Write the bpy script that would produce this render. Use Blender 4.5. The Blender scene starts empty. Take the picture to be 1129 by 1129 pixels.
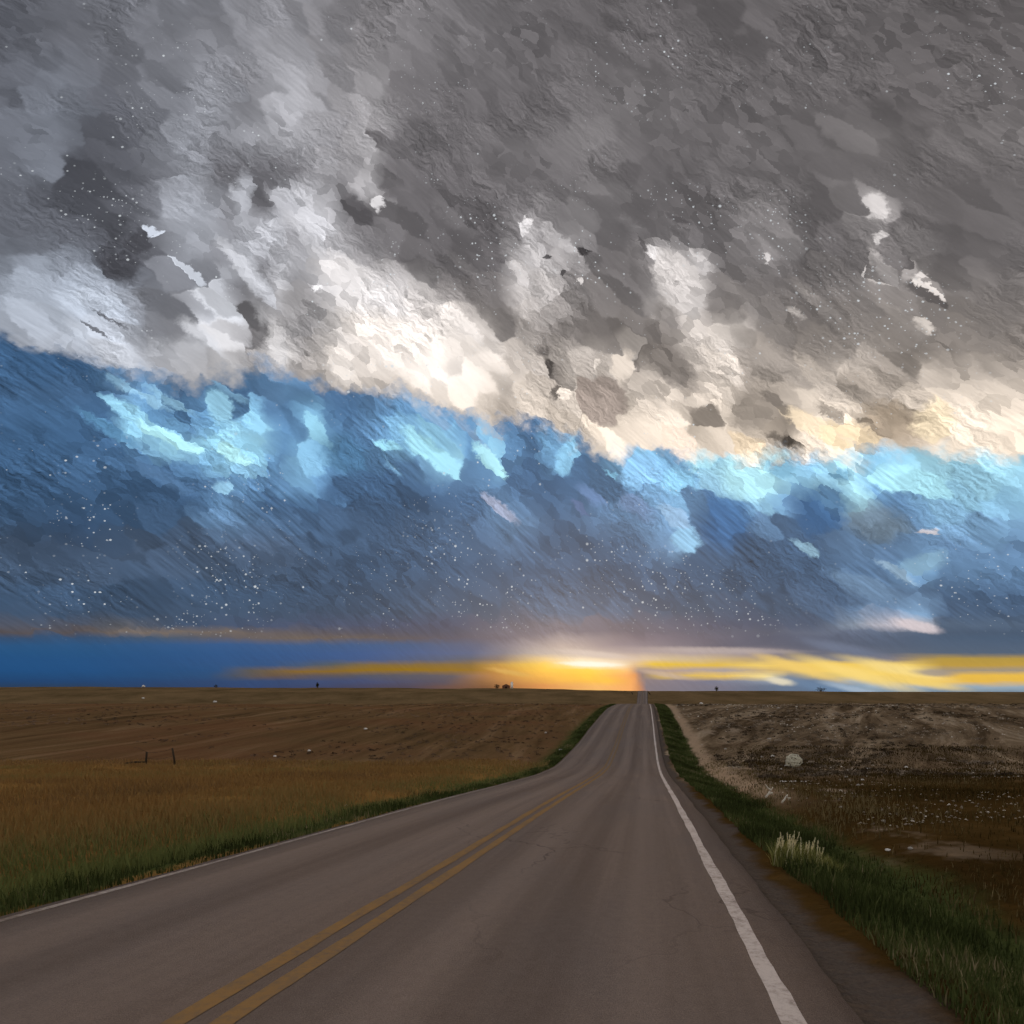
import bpy, bmesh, math, random
import numpy as np
from mathutils import Vector, Matrix, noise as mn
random.seed(7); rng = np.random.default_rng(7)
S = bpy.context.scene
C = S.collection
F = 744.0; CX = 564.5; HY = 757.0          # focal length in pixels of the 1129 px photograph, eye line row

# ------------------------------------------------------------------ node helper
class NT:
    def __init__(s, tree): s.t = tree; s.n = tree.nodes; s.l = tree.links; s.n.clear()
    def new(s, typ, **kw):
        nd = s.n.new(typ)
        for k, v in kw.items(): setattr(nd, k, v)
        return nd
    def put(s, sock, v):
        if isinstance(v, bpy.types.NodeSocket): s.l.new(v, sock)
        elif v is not None:
            if isinstance(v, (tuple, list)) and len(v) == 3 and sock.type == 'RGBA': v = (*v, 1)
            sock.default_value = v
    def m(s, op, a, b=None, c=None, clamp=False):
        nd = s.new('ShaderNodeMath', operation=op, use_clamp=clamp)
        for i, v in enumerate((a, b, c)):
            if v is not None: s.put(nd.inputs[i], v)
        return nd.outputs[0]
    def v(s, op, a, b=None, sc=None):
        nd = s.new('ShaderNodeVectorMath', operation=op)
        s.put(nd.inputs[0], a)
        if b is not None: s.put(nd.inputs[1], b)
        if sc is not None: s.put(nd.inputs['Scale'], sc)
        return nd.outputs[0]
    def xyz(s, x=0.0, y=0.0, z=0.0):
        nd = s.new('ShaderNodeCombineXYZ')
        for i, v in enumerate((x, y, z)): s.put(nd.inputs[i], v)
        return nd.outputs[0]
    def sep(s, v):
        nd = s.new('ShaderNodeSeparateXYZ'); s.put(nd.inputs[0], v); return nd.outputs
    def mix(s, f, a, b, blend='MIX'):
        nd = s.new('ShaderNodeMix', data_type='RGBA', blend_type=blend)
        s.put(nd.inputs[0], f); s.put(nd.inputs[6], a); s.put(nd.inputs[7], b)
        return nd.outputs[2]
    def mr(s, v, a, b, c=0.0, d=1.0, smooth=False):
        nd = s.new('ShaderNodeMapRange', interpolation_type='SMOOTHSTEP' if smooth else 'LINEAR')
        for i, q in enumerate((v, a, b, c, d)): s.put(nd.inputs[i], q)
        return nd.outputs[0]
    def noise(s, vec, scale, detail=2.0, rough=0.5, col=False, dist=0.0):
        nd = s.new('ShaderNodeTexNoise'); s.put(nd.inputs['Vector'], vec)
        nd.inputs['Scale'].default_value = scale; nd.inputs['Detail'].default_value = detail
        nd.inputs['Roughness'].default_value = rough; nd.inputs['Distortion'].default_value = dist
        return nd.outputs[1 if col else 0]
    def voro(s, vec, scale, rnd=1.0, feature='F1'):
        nd = s.new('ShaderNodeTexVoronoi', feature=feature); s.put(nd.inputs['Vector'], vec)
        nd.inputs['Scale'].default_value = scale; nd.inputs['Randomness'].default_value = rnd
        if feature == 'SMOOTH_F1': nd.inputs['Smoothness'].default_value = .22
        return nd.outputs
    def ramp(s, f, stops, interp='LINEAR'):
        nd = s.new('ShaderNodeValToRGB'); s.put(nd.inputs[0], f); r = nd.color_ramp; r.interpolation = interp
        while len(r.elements) < len(stops): r.elements.new(0.5)
        for e, (p, c) in zip(r.elements, sorted(stops, key=lambda q: q[0])):
            e.position = p; e.color = (*c, 1) if len(c) == 3 else c
        return nd.outputs[0]

def lin(c): return tuple(((v/255)/12.92 if v/255 <= .04045 else ((v/255+.055)/1.055)**2.4) for v in c)

# ------------------------------------------------------------------ sky
W = bpy.data.worlds.new("World"); S.world = W; W.use_nodes = True
W.cycles.sampling_method = 'NONE'
SUN_AZ, SUN_EL = math.radians(5.8), math.radians(5.0)

def grey_tint(L, x, y):
    w = min(1, max(0, (y-280)/200))*.85*min(1, max(.0, (x-110)/260)) + min(1, max(0, (x-300)/700))*.25     # warmer low and right
    c = min(1, max(0, 1-(x-90)/330))*min(1, max(0, 1-(y-330)/220))            # cooler in the upper left
    k = L/200
    L = L + .05*max(0, L-150)
    L = L + 13*max(0, min(1, (150-L)/70))
    L = L + 16*max(0, min(1, (470-x)/80))*max(0, min(1, (x-160)/40))*max(0, min(1, (330-y)/60))
    return (L + 3 + 14*w*k - 14*c*k, L + 2*w*k - 1*c*k, L - 14*w*k + 12*c*k + 3*(1-w))
def blue_tint(L, g=0.0):
    st = [(40,(28,55,92)),(70,(54,84,118)),(90,(70,105,144)),(110,(88,126,165)),(150,(116,168,214)),(190,(150,208,240)),(230,(184,238,252)),(255,(215,248,255))]
    for (a, ca), (b, cb) in zip(st, st[1:]):
        if L <= b:
            t = max(0, (L-a)/(b-a)); c = [p+(q-p)*t for p, q in zip(ca, cb)]; break
    gr = (L*1.0, L*1.06, L*1.24)
    return tuple(p+(q-p)*g for p, q in zip(c, gr))

UP = [
 (40, '0:80 200:100 300:120 400:105 600:90 800:85 1100:85'),
 (120,'0:95 60:120 120:80 180:105 230:140 270:105 320:160 370:125 410:150 450:95 500:92 600:90 700:105 800:88 900:95 1000:85 1100:95'),
 (155,'0:100 60:110 100:75 150:85 200:140 240:115 280:135 330:150 370:120 405:165 430:90 500:92 600:108 650:120 700:98 800:92 900:95 960:120 1000:92 1100:105'),
 (190,'0:95 50:120 90:66 140:80 190:105 215:140 240:78 290:80 325:78 350:135 390:135 410:160 425:82 490:92 540:98 590:100 640:108 690:92 740:88 790:90 840:92 890:90 940:98 990:100 1040:90'),
 (212,'0:90 90:70 150:82 200:130 225:150 242:90 262:165 278:85 305:130 330:180 355:150 380:95 395:150 415:170 425:85 490:88 550:92 600:105 650:110 700:95 780:86 840:108 900:86 955:105 1040:92'),
 (230,'0:90 90:75 140:78 175:110 195:150 235:145 252:110 268:165 285:95 300:140 330:190 360:175 385:70 405:60 425:88 490:85 540:82 580:100 605:120 640:108 690:95 740:90 790:90 840:118 890:88 925:90 955:190 972:150 980:100 1040:90'),
 (262,'0:100 90:85 125:70 150:80 185:100 205:150 232:155 250:115 275:165 300:185 325:130 350:200 375:160 400:110 440:95 490:85 545:80 570:150 585:200 600:130 640:150 660:110 690:95 735:105 790:88 830:120 870:120 890:85 935:92 965:130 990:95 1040:92'),
 (290,'0:140 90:140 115:60 135:95 160:80 180:110 200:150 215:135 240:115 255:180 275:190 290:105 310:175 340:160 365:190 400:150 430:110 480:88 545:88 575:200 600:180 620:190 640:110 680:100 715:190 745:200 775:170 790:92 840:120 890:88 930:100 965:110 1000:105 1015:135 1040:95'),
 (312,'0:170 90:185 130:160 155:115 190:112 212:110 228:140 240:205 252:120 275:110 295:150 310:200 325:130 350:190 380:215 430:205 460:190 490:110 520:88 550:100 570:200 600:195 625:140 650:110 690:105 715:195 765:215 785:150 795:105 840:108 890:95 940:115 975:140 990:110 1020:145 1040:110'),
 (340,'0:180 90:205 125:200 150:130 180:110 210:125 228:190 245:200 262:130 285:150 300:130 312:205 330:140 355:190 400:225 450:230 490:190 520:130 550:105 575:190 600:165 640:115 690:105 715:140 735:205 765:200 785:120 840:115 890:100 940:118 990:122 1040:115'),
 (365,'0:175 90:205 130:190 160:130 195:120 215:200 240:215 262:180 275:105 290:200 315:205 335:140 370:205 420:238 470:240 520:225 550:130 580:165 600:125 640:115 690:100 725:105 745:140 765:205 790:200 815:205 840:135 890:105 940:125 990:125 1040:118'),
 (390,'0:150 90:175 130:195 165:180 200:190 230:175 252:215 268:150 282:110 300:200 315:210 330:165 370:200 420:235 480:242 530:238 555:200 580:185 600:150 615:175 650:190 680:150 695:220 708:110 735:110 765:190 785:225 810:175 850:130 880:115 920:145 960:160 1000:120 1040:125'),
 (412,'0:150 90:170 180:175 240:190 290:160 330:150 380:200 430:210 480:238 520:232 545:215 565:195 590:205 608:110 625:195 650:160 690:215 703:120 730:185 760:160 785:215 820:160 860:140 900:150 930:185 965:165 1000:140 1020:190 1040:170'),
 (440,'0:150 200:170 330:150 380:190 430:165 470:220 520:228 555:175 575:210 600:190 625:205 650:155 680:155 710:205 740:215 765:150 790:215 830:170 860:160 885:195 910:215 940:190 970:150 1000:180 1025:190 1040:215'),
 (470,'0:150 400:170 500:185 560:185 590:225 630:205 655:165 690:215 720:225 745:240 765:160 790:235 820:200 850:150 870:130 890:215 920:242 955:235 975:150 1005:170 1025:220 1040:235'),
 (498,'0:170 500:190 620:215 650:235 700:225 740:235 790:240 835:240 868:140 890:235 940:240 965:170 990:195 1015:200 1040:238'),
]
LO = [
 (405,'0:80 90:72 120:115 200:100 300:110 400:110 600:110 1040:130', 0),
 (430,'0:80 90:88 110:70 130:110 160:140 200:75 230:120 255:85 290:110 320:130 350:95 380:88 420:110 460:140 500:125 540:110 580:120 640:120 1040:140', .1),
 (455,'0:85 90:92 120:90 140:180 170:150 205:90 232:150 243:195 256:120 270:100 285:185 295:110 320:105 345:175 355:120 380:95 410:110 440:140 480:135 520:140 550:115 575:95 600:105 640:120 1040:150', 0),
 (475,'0:85 90:82 125:95 140:195 165:205 195:165 215:120 240:180 258:205 275:185 290:200 305:130 330:125 350:195 362:130 385:100 410:120 425:165 455:175 475:195 495:175 515:130 532:180 550:120 585:95 610:110 630:170 650:120 690:130 760:130 1040:180', 0),
 (492,'0:80 90:82 130:85 160:120 185:200 215:205 235:180 255:215 275:210 292:175 310:130 335:170 355:185 368:110 395:95 420:115 445:150 475:190 500:205 512:150 530:150 545:200 558:130 590:88 612:165 632:150 650:105 675:140 710:170 745:140 765:175 790:205 820:215 850:205 885:150 905:195 950:205 975:150 1005:200 1040:210', 0),
 (512,'0:78 90:78 150:78 190:95 220:140 245:190 275:205 292:150 312:120 340:185 358:150 372:90 420:85 460:110 490:165 505:200 517:110 535:130 548:195 560:105 595:85 620:150 640:95 665:110 695:180 725:175 755:150 785:200 825:230 865:195 895:175 930:225 960:190 985:190 1020:220 1040:215', .03),
 (532,'0:75 90:74 150:74 210:80 240:115 270:140 295:95 330:160 348:150 362:88 420:78 475:95 500:110 515:105 545:130 560:92 600:88 640:92 680:110 710:150 745:150 770:185 810:225 850:225 880:190 905:200 940:215 965:150 995:185 1040:205', .06),
 (552,'0:72 90:70 160:72 215:75 245:130 262:110 290:85 340:80 400:72 470:78 520:90 555:110 590:90 640:95 680:120 715:125 745:165 760:120 785:120 815:170 845:195 870:150 885:110 925:150 950:160 975:120 1005:120 1040:190', .1),
 (575,'0:70 90:62 150:74 210:75 240:125 262:115 285:100 340:82 400:75 470:78 530:95 560:125 580:115 610:85 660:100 700:115 735:150 752:135 770:90 810:88 845:135 865:100 900:85 945:110 985:120 1015:125 1040:165', .22),
 (598,'0:68 90:60 150:76 220:76 255:88 300:92 350:82 400:80 470:80 530:92 570:100 600:85 650:82 700:95 735:130 755:165 768:100 800:84 850:84 900:84 940:110 985:108 1020:130 1040:120', .25),
 (625,'0:72 90:76 150:80 220:78 260:70 320:74 400:72 470:78 530:82 600:84 660:80 720:84 780:80 850:82 900:82 940:100 975:105 1000:150 1030:155 1040:120', .2),
 (655,'0:70 90:70 200:72 300:72 400:72 500:80 600:88 680:84 740:76 800:74 880:72 930:90 980:105 1005:110 1040:85', .28),
 (675,'0:70 90:70 200:72 300:70 400:70 500:76 600:96 680:90 740:76 800:76 880:72 915:90 950:120 985:130 1010:160 1030:100 1040:82', .35),
]
LR = [
 (689,[(90,(78,84,100)),(130,(84,88,98)),(200,(62,82,110)),(300,(66,80,108)),(500,(68,80,108)),(560,(92,98,120)),(620,(112,114,132)),(680,(98,102,124)),(800,(76,86,112)),(900,(70,88,115)),(940,(130,145,165)),(990,(205,200,210)),(1012,(180,182,192)),(1040,(80,100,125))]),
 (697,[(90,(85,80,85)),(140,(115,105,100)),(250,(110,100,95)),(320,(92,88,95)),(420,(75,80,100)),(500,(70,80,105)),(600,(116,116,134)),(700,(95,98,120)),(850,(80,90,112)),(950,(100,115,140)),(1040,(70,90,115))]),
 (703,[(90,(50,80,115)),(180,(66,86,110)),(250,(95,92,98)),(330,(105,95,90)),(420,(90,85,90)),(500,(76,82,105)),(560,(98,100,120)),(620,(155,148,156)),(700,(108,106,126)),(850,(78,88,112)),(950,(85,100,125)),(1040,(70,92,118))]),
 (711,[(90,(36,84,130)),(250,(45,88,138)),(450,(50,88,132)),(530,(75,92,124)),(570,(132,130,144)),(620,(182,170,168)),(680,(136,130,145)),(800,(85,92,115)),(900,(80,92,115)),(1040,(75,95,120))]),
 (720,[(90,(30,82,130)),(400,(42,86,140)),(520,(62,92,134)),(555,(112,118,138)),(590,(176,168,166)),(630,(200,188,180)),(700,(165,155,160)),(800,(162,152,155)),(840,(142,135,145)),(880,(95,102,122)),(1040,(80,98,120))]),
 (727,[(90,(28,80,130)),(400,(42,84,135)),(520,(68,88,112)),(550,(120,110,105)),(600,(230,200,145)),(640,(250,232,200)),(690,(215,195,175)),(740,(200,182,150)),(820,(192,168,120)),(870,(150,140,130)),(920,(130,130,135)),(980,(125,122,130)),(1020,(170,145,90)),(1040,(180,150,70))]),
 (733,[(90,(28,80,130)),(300,(38,82,130)),(370,(75,88,95)),(410,(120,100,58)),(520,(118,98,62)),(550,(185,145,75)),(600,(248,205,95)),(625,(255,225,150)),(645,(255,246,225)),(680,(250,235,205)),(700,(220,190,150)),(720,(224,188,66)),(790,(218,182,75)),(830,(238,205,110)),(870,(242,205,110)),(920,(238,198,85)),(1000,(242,208,110)),(1040,(190,155,70))]),
 (739,[(90,(27,78,128)),(240,(32,80,128)),(275,(85,85,85)),(330,(128,98,45)),(450,(138,106,20)),(520,(132,102,42)),(550,(182,132,70)),(600,(250,200,85)),(650,(255,215,90)),(690,(250,195,120)),(697,(225,170,120)),(704,(140,130,135)),(740,(165,150,150)),(800,(160,155,160)),(850,(205,178,120)),(900,(242,206,105)),(950,(245,210,110)),(1000,(245,215,125)),(1040,(160,148,130))]),
 (745,[(90,(28,75,122)),(230,(35,78,122)),(260,(70,80,95)),(300,(100,84,72)),(400,(70,80,98)),(500,(74,82,100)),(545,(172,122,75)),(600,(242,182,85)),(650,(255,206,80)),(692,(245,172,105)),(700,(225,152,95)),(707,(115,112,125)),(730,(205,175,90)),(800,(228,192,98)),(850,(248,228,160)),(870,(130,140,150)),(910,(205,185,120)),(960,(250,216,112)),(1010,(246,206,96)),(1040,(236,190,78))]),
 (751,[(90,(30,68,112)),(280,(42,72,114)),(400,(52,74,114)),(490,(68,75,96)),(530,(130,95,70)),(570,(192,136,80)),(620,(242,182,85)),(670,(250,196,80)),(699,(240,165,100)),(705,(172,130,110)),(711,(120,118,130)),(780,(105,115,140)),(850,(130,145,165)),(900,(80,110,140)),(940,(170,180,185)),(980,(212,192,130)),(1020,(242,202,100)),(1040,(232,186,80))]),
 (757,[(90,(38,64,96)),(280,(44,70,112)),(450,(64,66,88)),(540,(118,82,60)),(600,(214,144,86)),(660,(244,186,110)),(697,(246,172,105)),(706,(190,130,95)),(713,(115,115,130)),(800,(110,115,135)),(850,(95,115,140)),(930,(90,125,160)),(960,(160,180,195)),(1040,(150,170,185))]),
 (768,[(90,(38,60,88)),(450,(64,66,88)),(540,(118,82,60)),(660,(244,186,110)),(697,(246,172,105)),(709,(190,130,95)),(714,(115,115,130)),(850,(85,105,130)),(950,(100,125,145)),(1010,(120,140,155)),(1040,(85,105,125))]),
]
BLOBS = [  # centre x, y, length, width, slant in degrees, tone (grey level or colour), softness: single billows that stand out
 (200,197,34,9,20,150,.3),(203,296,42,8,45,225,.2),(166,254,12,9,0,220,.2),(176,258,7,8,0,228,.2),(128,292,40,20,-35,56,.3),(152,266,26,15,-40,60,.3),
 (262,198,46,26,0,76,.5),(291,214,20,44,0,74,.4),(268,214,14,42,10,168,.5),(203,236,48,46,30,152,.5),(340,246,48,32,50,186,.25),(316,222,44,20,30,165,.4),
 (393,231,38,20,38,58,.4),(419,222,9,15,0,236,.25),(402,206,24,26,30,168,.4),(276,305,100,17,52,196,.25),(240,338,66,17,45,216,.2),(222,372,60,16,45,205,.3),
 (276,352,34,14,70,86,.3),(287,372,20,30,20,96,.4),(305,375,18,44,0,216,.3),(330,345,44,60,20,150,.4),(400,318,110,40,36,228,.35),(508,356,60,18,42,236,.15),
 (455,385,150,54,26,242,.3),(352,319,13,12,0,240,.3),(376,402,44,26,62,226,.3),(560,350,40,22,50,112,.4),(580,249,17,15,-60,230,.15),
 (608,262,34,13,48,178,.2),(590,272,36,14,45,196,.2),(626,272,34,13,45,190,.2),(600,290,40,13,42,206,.2),(578,303,44,18,45,205,.25),(618,292,30,12,45,176,.2),
 (600,318,40,22,45,186,.25),(605,284,13,5,10,50,.3),(647,279,8,9,0,48,.3),(621,301,9,5,0,42,.3),(640,313,6,6,0,230,.3),(705,268,22,4,60,48,.3),(748,240,28,5,20,70,.4),
 (700,300,60,60,0,100,.6),(726,284,34,14,38,238,.15),(750,312,78,44,58,206,.18),(772,288,30,14,50,196,.3),(735,345,40,20,50,130,.4),(842,240,44,40,30,122,.5),(857,268,40,36,0,132,.25),
 (845,283,7,13,20,205,.3),(962,230,17,25,10,204,.2),(966,263,9,10,0,214,.3),(976,294,52,9,62,162,.4),(1003,296,34,11,70,72,.4),(1024,326,50,11,45,70,.4),
 (1024,320,34,4,42,224,.3),(1020,306,16,7,-20,214,.3),(1006,300,9,24,10,160,.4),(952,294,6,11,0,218,.3),(975,314,16,10,30,190,.3),(1014,358,12,18,-20,212,.3),(876,344,18,8,40,180,.4),
 (688,402,19,40,8,(238,224,210),.2),(702,413,12,13,0,72,.35),(606,405,9,14,0,54,.35),(598,386,18,14,0,96,.5),(612,432,14,9,-50,74,.3),(616,434,9,10,0,238,.2),
 (662,440,58,54,0,(160,146,138),.15),(657,403,10,10,0,226,.2),(710,425,46,26,20,180,.3),(738,400,60,34,50,104,.3),(668,480,56,17,38,242,.2),(745,487,38,30,10,(254,233,214),.15),
 (775,457,34,24,-20,118,.25),(765,440,20,12,0,215,.3),(800,400,52,24,48,218,.2),(795,372,34,24,45,214,.3),(830,450,40,44,40,138,.35),(826,492,40,24,20,(252,228,196),.2),(905,472,84,22,28,(252,230,198),.2),
 (940,482,56,30,15,(253,228,190),.2),(866,485,36,10,18,88,.3),(873,487,10,11,0,46,.4),(857,445,30,10,50,106,.3),(915,455,26,10,40,150,.3),(972,451,36,9,32,112,.3),(951,464,11,9,0,74,.3),
 (968,478,30,6,38,84,.3),(985,468,60,40,30,(176,158,138),.4),(1030,465,30,44,0,(253,232,198),.25),(955,495,60,8,30,(250,226,196),.3),
 (152,458,70,15,38,(160,218,246),.2),(188,481,66,15,32,(184,240,250),.2),(243,448,22,28,-10,(166,222,250),.15),(258,502,40,15,35,(186,242,250),.15),(237,484,24,13,-30,(162,222,250),.2),
 (282,468,13,34,-12,(156,214,246),.2),(276,497,40,18,45,(160,220,250),.3),(350,474,42,13,55,(162,222,250),.15),(345,503,34,38,20,(146,202,240),.2),(425,486,30,12,25,(160,222,245),.2),
 (452,470,40,24,35,(140,195,235),.3),(478,500,80,24,42,(172,232,250),.15),(541,507,54,15,48,(182,238,250),.15),(552,562,40,12,38,(170,180,208),.3),(625,500,24,40,20,(152,212,248),.2),
 (672,521,13,8,0,(150,215,250),.3),(706,521,42,30,10,(150,206,250),.15),(745,530,30,32,0,(152,214,250),.2),(770,505,34,30,0,(182,238,255),.25),(826,530,50,48,0,(188,242,255),.25),
 (861,515,26,26,0,(118,168,196),.4),(928,548,60,34,20,(186,240,255),.25),(1000,530,64,32,10,(182,240,255),.25),(924,523,16,12,0,(110,160,190),.4),(838,500,60,12,0,(184,238,252),.4),
 (755,592,46,20,60,(152,202,236),.3),(247,538,18,12,0,(156,206,236),.4),(1010,690,38,11,16,(214,202,206),.4),(1018,620,40,22,-15,(134,172,198),.4),(1022,582,18,10,0,(210,204,208),.4),
 (880,736,70,9,20,(244,208,116),.75),(940,742,90,11,20,(250,218,126),.75),(990,738,80,11,16,(250,222,140),.7),(1014,752,60,8,12,(246,212,116),.7),
 (902,757,70,8,16,(100,130,162),.7),(945,761,60,6,16,(160,180,200),.7),(860,751,24,7,10,(230,222,196),.6),(1030,742,30,7,6,(160,150,140),.6),
 (650,732,60,5,2,(255,250,236),.5),(655,721,70,6,6,(206,194,188),.7),(562,741,40,5,10,(210,168,92),.7),(735,744,50,5,10,(186,168,152),.7),
 (790,717,130,6,1,(174,164,166),.7),(930,715,60,10,14,(104,118,144),.8),
 (700,556,44,18,35,(118,146,186),.4),(655,548,36,14,38,(104,134,178),.4),(740,566,26,14,30,(150,186,220),.3),(890,606,24,9,30,(150,190,214),.4),(962,572,60,34,20,(112,132,150),.5),(950,646,64,20,30,(106,136,168),.5),
 (985,628,40,9,42,(150,180,205),.4),(640,560,30,9,40,(96,118,160),.4),(435,515,30,9,38,(120,168,205),.4),(310,535,30,18,30,(96,136,176),.5),(180,525,60,12,35,(88,124,164),.5),(120,470,60,10,40,(96,146,186),.4),
 (110,428,34,6,35,(150,190,215),.4),(155,432,60,8,32,(150,196,226),.4),(190,440,50,7,35,(140,186,216),.4),(320,430,60,8,38,(130,170,205),.4),(250,432,40,7,40,(130,176,210),.4),(470,452,60,8,38,(140,176,210),.4),(520,478,50,7,40,(136,170,206),.4),
 (112,335,54,22,35,205,.3),(108,372,60,16,35,222,.25),(135,392,56,14,32,206,.3),(98,300,26,18,30,176,.4),(120,352,40,3,40,84,.5),(105,362,30,3,40,78,.5),
 (905,335,60,10,48,138,.4),(990,350,54,14,50,142,.4),(945,372,44,14,45,146,.4),(1012,262,30,22,30,122,.5),(930,215,40,30,40,112,.5),(820,330,70,14,45,128,.5),(860,400,90,16,42,150,.5),(500,240,60,14,40,104,.5),(520,300,60,10,42,112,.5),
 (638,236,40,20,45,132,.4),(600,228,34,14,60,128,.4),(690,245,40,14,30,118,.5),(672,212,50,22,10,118,.5),(905,420,60,22,45,176,.4),(995,430,40,10,-45,186,.3),(945,430,30,30,0,150,.4),
 (905,560,44,60,20,(62,102,148),.4),(800,580,50,60,0,(62,104,152),.4),(380,500,50,40,40,(74,116,152),.4),
]
def parse(row): return [(float(a), float(b)) for a, b in (p.split(':') for p in row.split())]
def xf(x): return (math.atan((x-CX)/F)+.7)/1.4
def rampstops(lst):
    st = [(min(1, max(0, xf(x))), lin(c)) for x, c in lst]
    while len(st) > 32:                                     # a ramp holds 32 stops: drop the one that matters least
        def err(i):
            (a, ca), (b, cb), (c, cc) = st[i-1:i+2]; t = (b-a)/(c-a)
            return sum(abs(p+(r-p)*t-q) for p, q, r in zip(ca, cb, cc))
        del st[min(range(1, len(st)-1), key=err)]
    return st

def build_sky():
    n = NT(W.node_tree)
    out = n.new('ShaderNodeOutputWorld')
    d = n.new('ShaderNodeTexCoord').outputs['Generated']
    dx, dy, dz = n.sep(d)
    az = n.m('ARCTAN2', dx, dy)
    rad = n.m('SQRT', n.m('ADD', n.m('MULTIPLY', dx, dx), n.m('MULTIPLY', dy, dy)))
    V = n.m('DIVIDE', n.m('DIVIDE', dz, n.m('MAXIMUM', rad, .05)), n.m('MAXIMUM', n.m('COSINE', az), .35))
    hi = n.mr(V, .045, .16, smooth=True)                     # calm near the horizon
    ang = math.radians(43); ca, sa = math.cos(ang), math.sin(ang)
    P = n.xyz(az, V, 0.0)
    w1 = n.v('SUBTRACT', n.noise(P, 9, 3, .55, col=True), (.5, .5, .5))
    w2 = n.v('SUBTRACT', n.noise(P, 48, 3, .6, col=True), (.5, .5, .5))
    wv = n.v('ADD', n.v('SCALE', w1, sc=.030), n.v('SCALE', w2, sc=.020))
    wv = n.v('MULTIPLY', n.v('SCALE', wv, sc=n.mr(hi, 0, 1, .12, 1)), (1, 1, 0))
    PW = n.v('ADD', P, wv)
    def rot(vec, st):
        x, y, _ = n.sep(vec)
        a = n.m('SUBTRACT', n.m('MULTIPLY', x, ca), n.m('MULTIPLY', y, sa))
        b = n.m('ADD', n.m('MULTIPLY', x, sa), n.m('MULTIPLY', y, ca))
        return n.xyz(n.m('DIVIDE', a, st), b, 0.0)
    def unrot(vec, st):
        x, y, _ = n.sep(vec); a = n.m('MULTIPLY', x, st)
        return n.xyz(n.m('ADD', n.m('MULTIPLY', a, ca), n.m('MULTIPLY', y, sa)), n.m('SUBTRACT', n.m('MULTIPLY', y, ca), n.m('MULTIPLY', a, sa)), 0.0)
    # billows like laid-on dabs: every cell looks the table up near its own centre
    v1 = n.voro(rot(PW, 2.3), 40, 1.0, 'SMOOTH_F1'); c1 = unrot(v1['Position'], 2.3)
    v2 = n.voro(rot(PW, 2.0), 85); c2 = unrot(v2['Position'], 2.0)
    sel = n.mr(n.noise(P, 5, 2), .46, .56, smooth=True)
    cell = n.mix(sel, c1, c2)
    rnd = n.mix(sel, n.v('MULTIPLY', v1['Color'], (1, 1, 1)), n.v('MULTIPLY', v2['Color'], (1, 1, 1)))
    q = n.mix(n.m('MULTIPLY', hi, n.mr(n.noise(n.v('ADD', P, (7, 0, 0)), 11, 2), .42, .58, .3, .85)), PW, cell)
    low = n.mr(V, .09, .04)
    lw = n.m('MULTIPLY', n.m('SUBTRACT', n.noise(n.xyz(n.m('MULTIPLY', n.m('SUBTRACT', az, n.m('MULTIPLY', V, -1.2)), 9), n.m('MULTIPLY', V, 70), 0.0), 1.0, 5, .7), .5), low)
    q = n.v('ADD', q, n.xyz(0.0, n.m('MULTIPLY', lw, .011), 0.0))
    qx, qy, _ = n.sep(q)
    fx = n.m('DIVIDE', n.m('ADD', qx, .7), 1.4)
    def table(rows):
        col = None
        for y, st in rows:
            v = (HY-y)/F
            c = n.ramp(fx, st)
            if col is None: col = c
            else: col = n.mix(n.mr(qy, pv, v), col, c)
            pv = v
        return col
    up = table([(y, rampstops([(x, grey_tint(L, x, y)) for x, L in parse(r)])) for y, r in UP])
    lo_rows = []
    for y, r, g in LO:
        lo_rows.append((y, rampstops([(x, blue_tint(L, g + (.25 if (x < 330 and 590 < y < 640) else 0))) for x, L in parse(r)])))
    for y, r in LR: lo_rows.append((y, rampstops(r)))
    lo = table(lo_rows)
    q3 = n.v('ADD', n.mix(n.m('MULTIPLY', hi, .35), n.v('ADD', P, n.v('SCALE', wv, sc=.45)), cell), n.v('MULTIPLY', n.v('SUBTRACT', n.noise(P, 120, 3, .6, col=True), (.5, .5, .5)), (.012, .012, 0)))
    q3 = n.mix(n.mr(hi, 0, 1, .25, 1), P, q3)
    q3 = n.v('ADD', q3, n.v('SCALE', q, sc=1e-5))          # (keeps the node compiler from evaluating every billow at once)
    def blob(base, x, y, L, w, ang_, tone, soft):
        loc = (math.atan((x-CX)/F), (HY-y)/F, 0); cz = math.cos(loc[0])
        mp = n.new('ShaderNodeMapping', vector_type='TEXTURE'); n.put(mp.inputs[0], q3)
        mp.inputs[1].default_value = loc; mp.inputs[2].default_value = (0, 0, -math.radians(ang_)); mp.inputs[3].default_value = (L*.5/F, w*.5/F, 1)
        ln = n.new('ShaderNodeVectorMath', operation='LENGTH'); n.l.new(mp.outputs[0], ln.inputs[0])
        c = lin(tone) if isinstance(tone, tuple) else lin(grey_tint(tone, x, y))
        return n.mix(n.mr(ln.outputs['Value'], 1.02+soft, 1.02-soft, 0, .88, True), base, c)
    for ib, bl in enumerate(BLOBS):
        if ib % 6 == 5: q3 = n.v('ADD', q3, n.v('SCALE', n.mix(.5, up, lo), sc=1e-6))
        isblue = isinstance(bl[5], tuple) and bl[5][2] > bl[5][0] and bl[1] > 430
        if isblue: lo = blob(lo, *bl)
        else: up = blob(up, *bl)
        if bl[1] > 560 and not isblue: lo = blob(lo, *bl)
    # border between the warm cloud deck and the blue one
    bd = [(0,372),(90,396),(130,405),(180,412),(215,420),(250,410),(300,402),(340,418),(375,430),(420,425),(450,428),(500,452),(545,470),(570,462),(620,478),(680,495),(750,500),(820,503),(870,500),(920,506),(980,500),(1040,505),(1129,505)]
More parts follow.
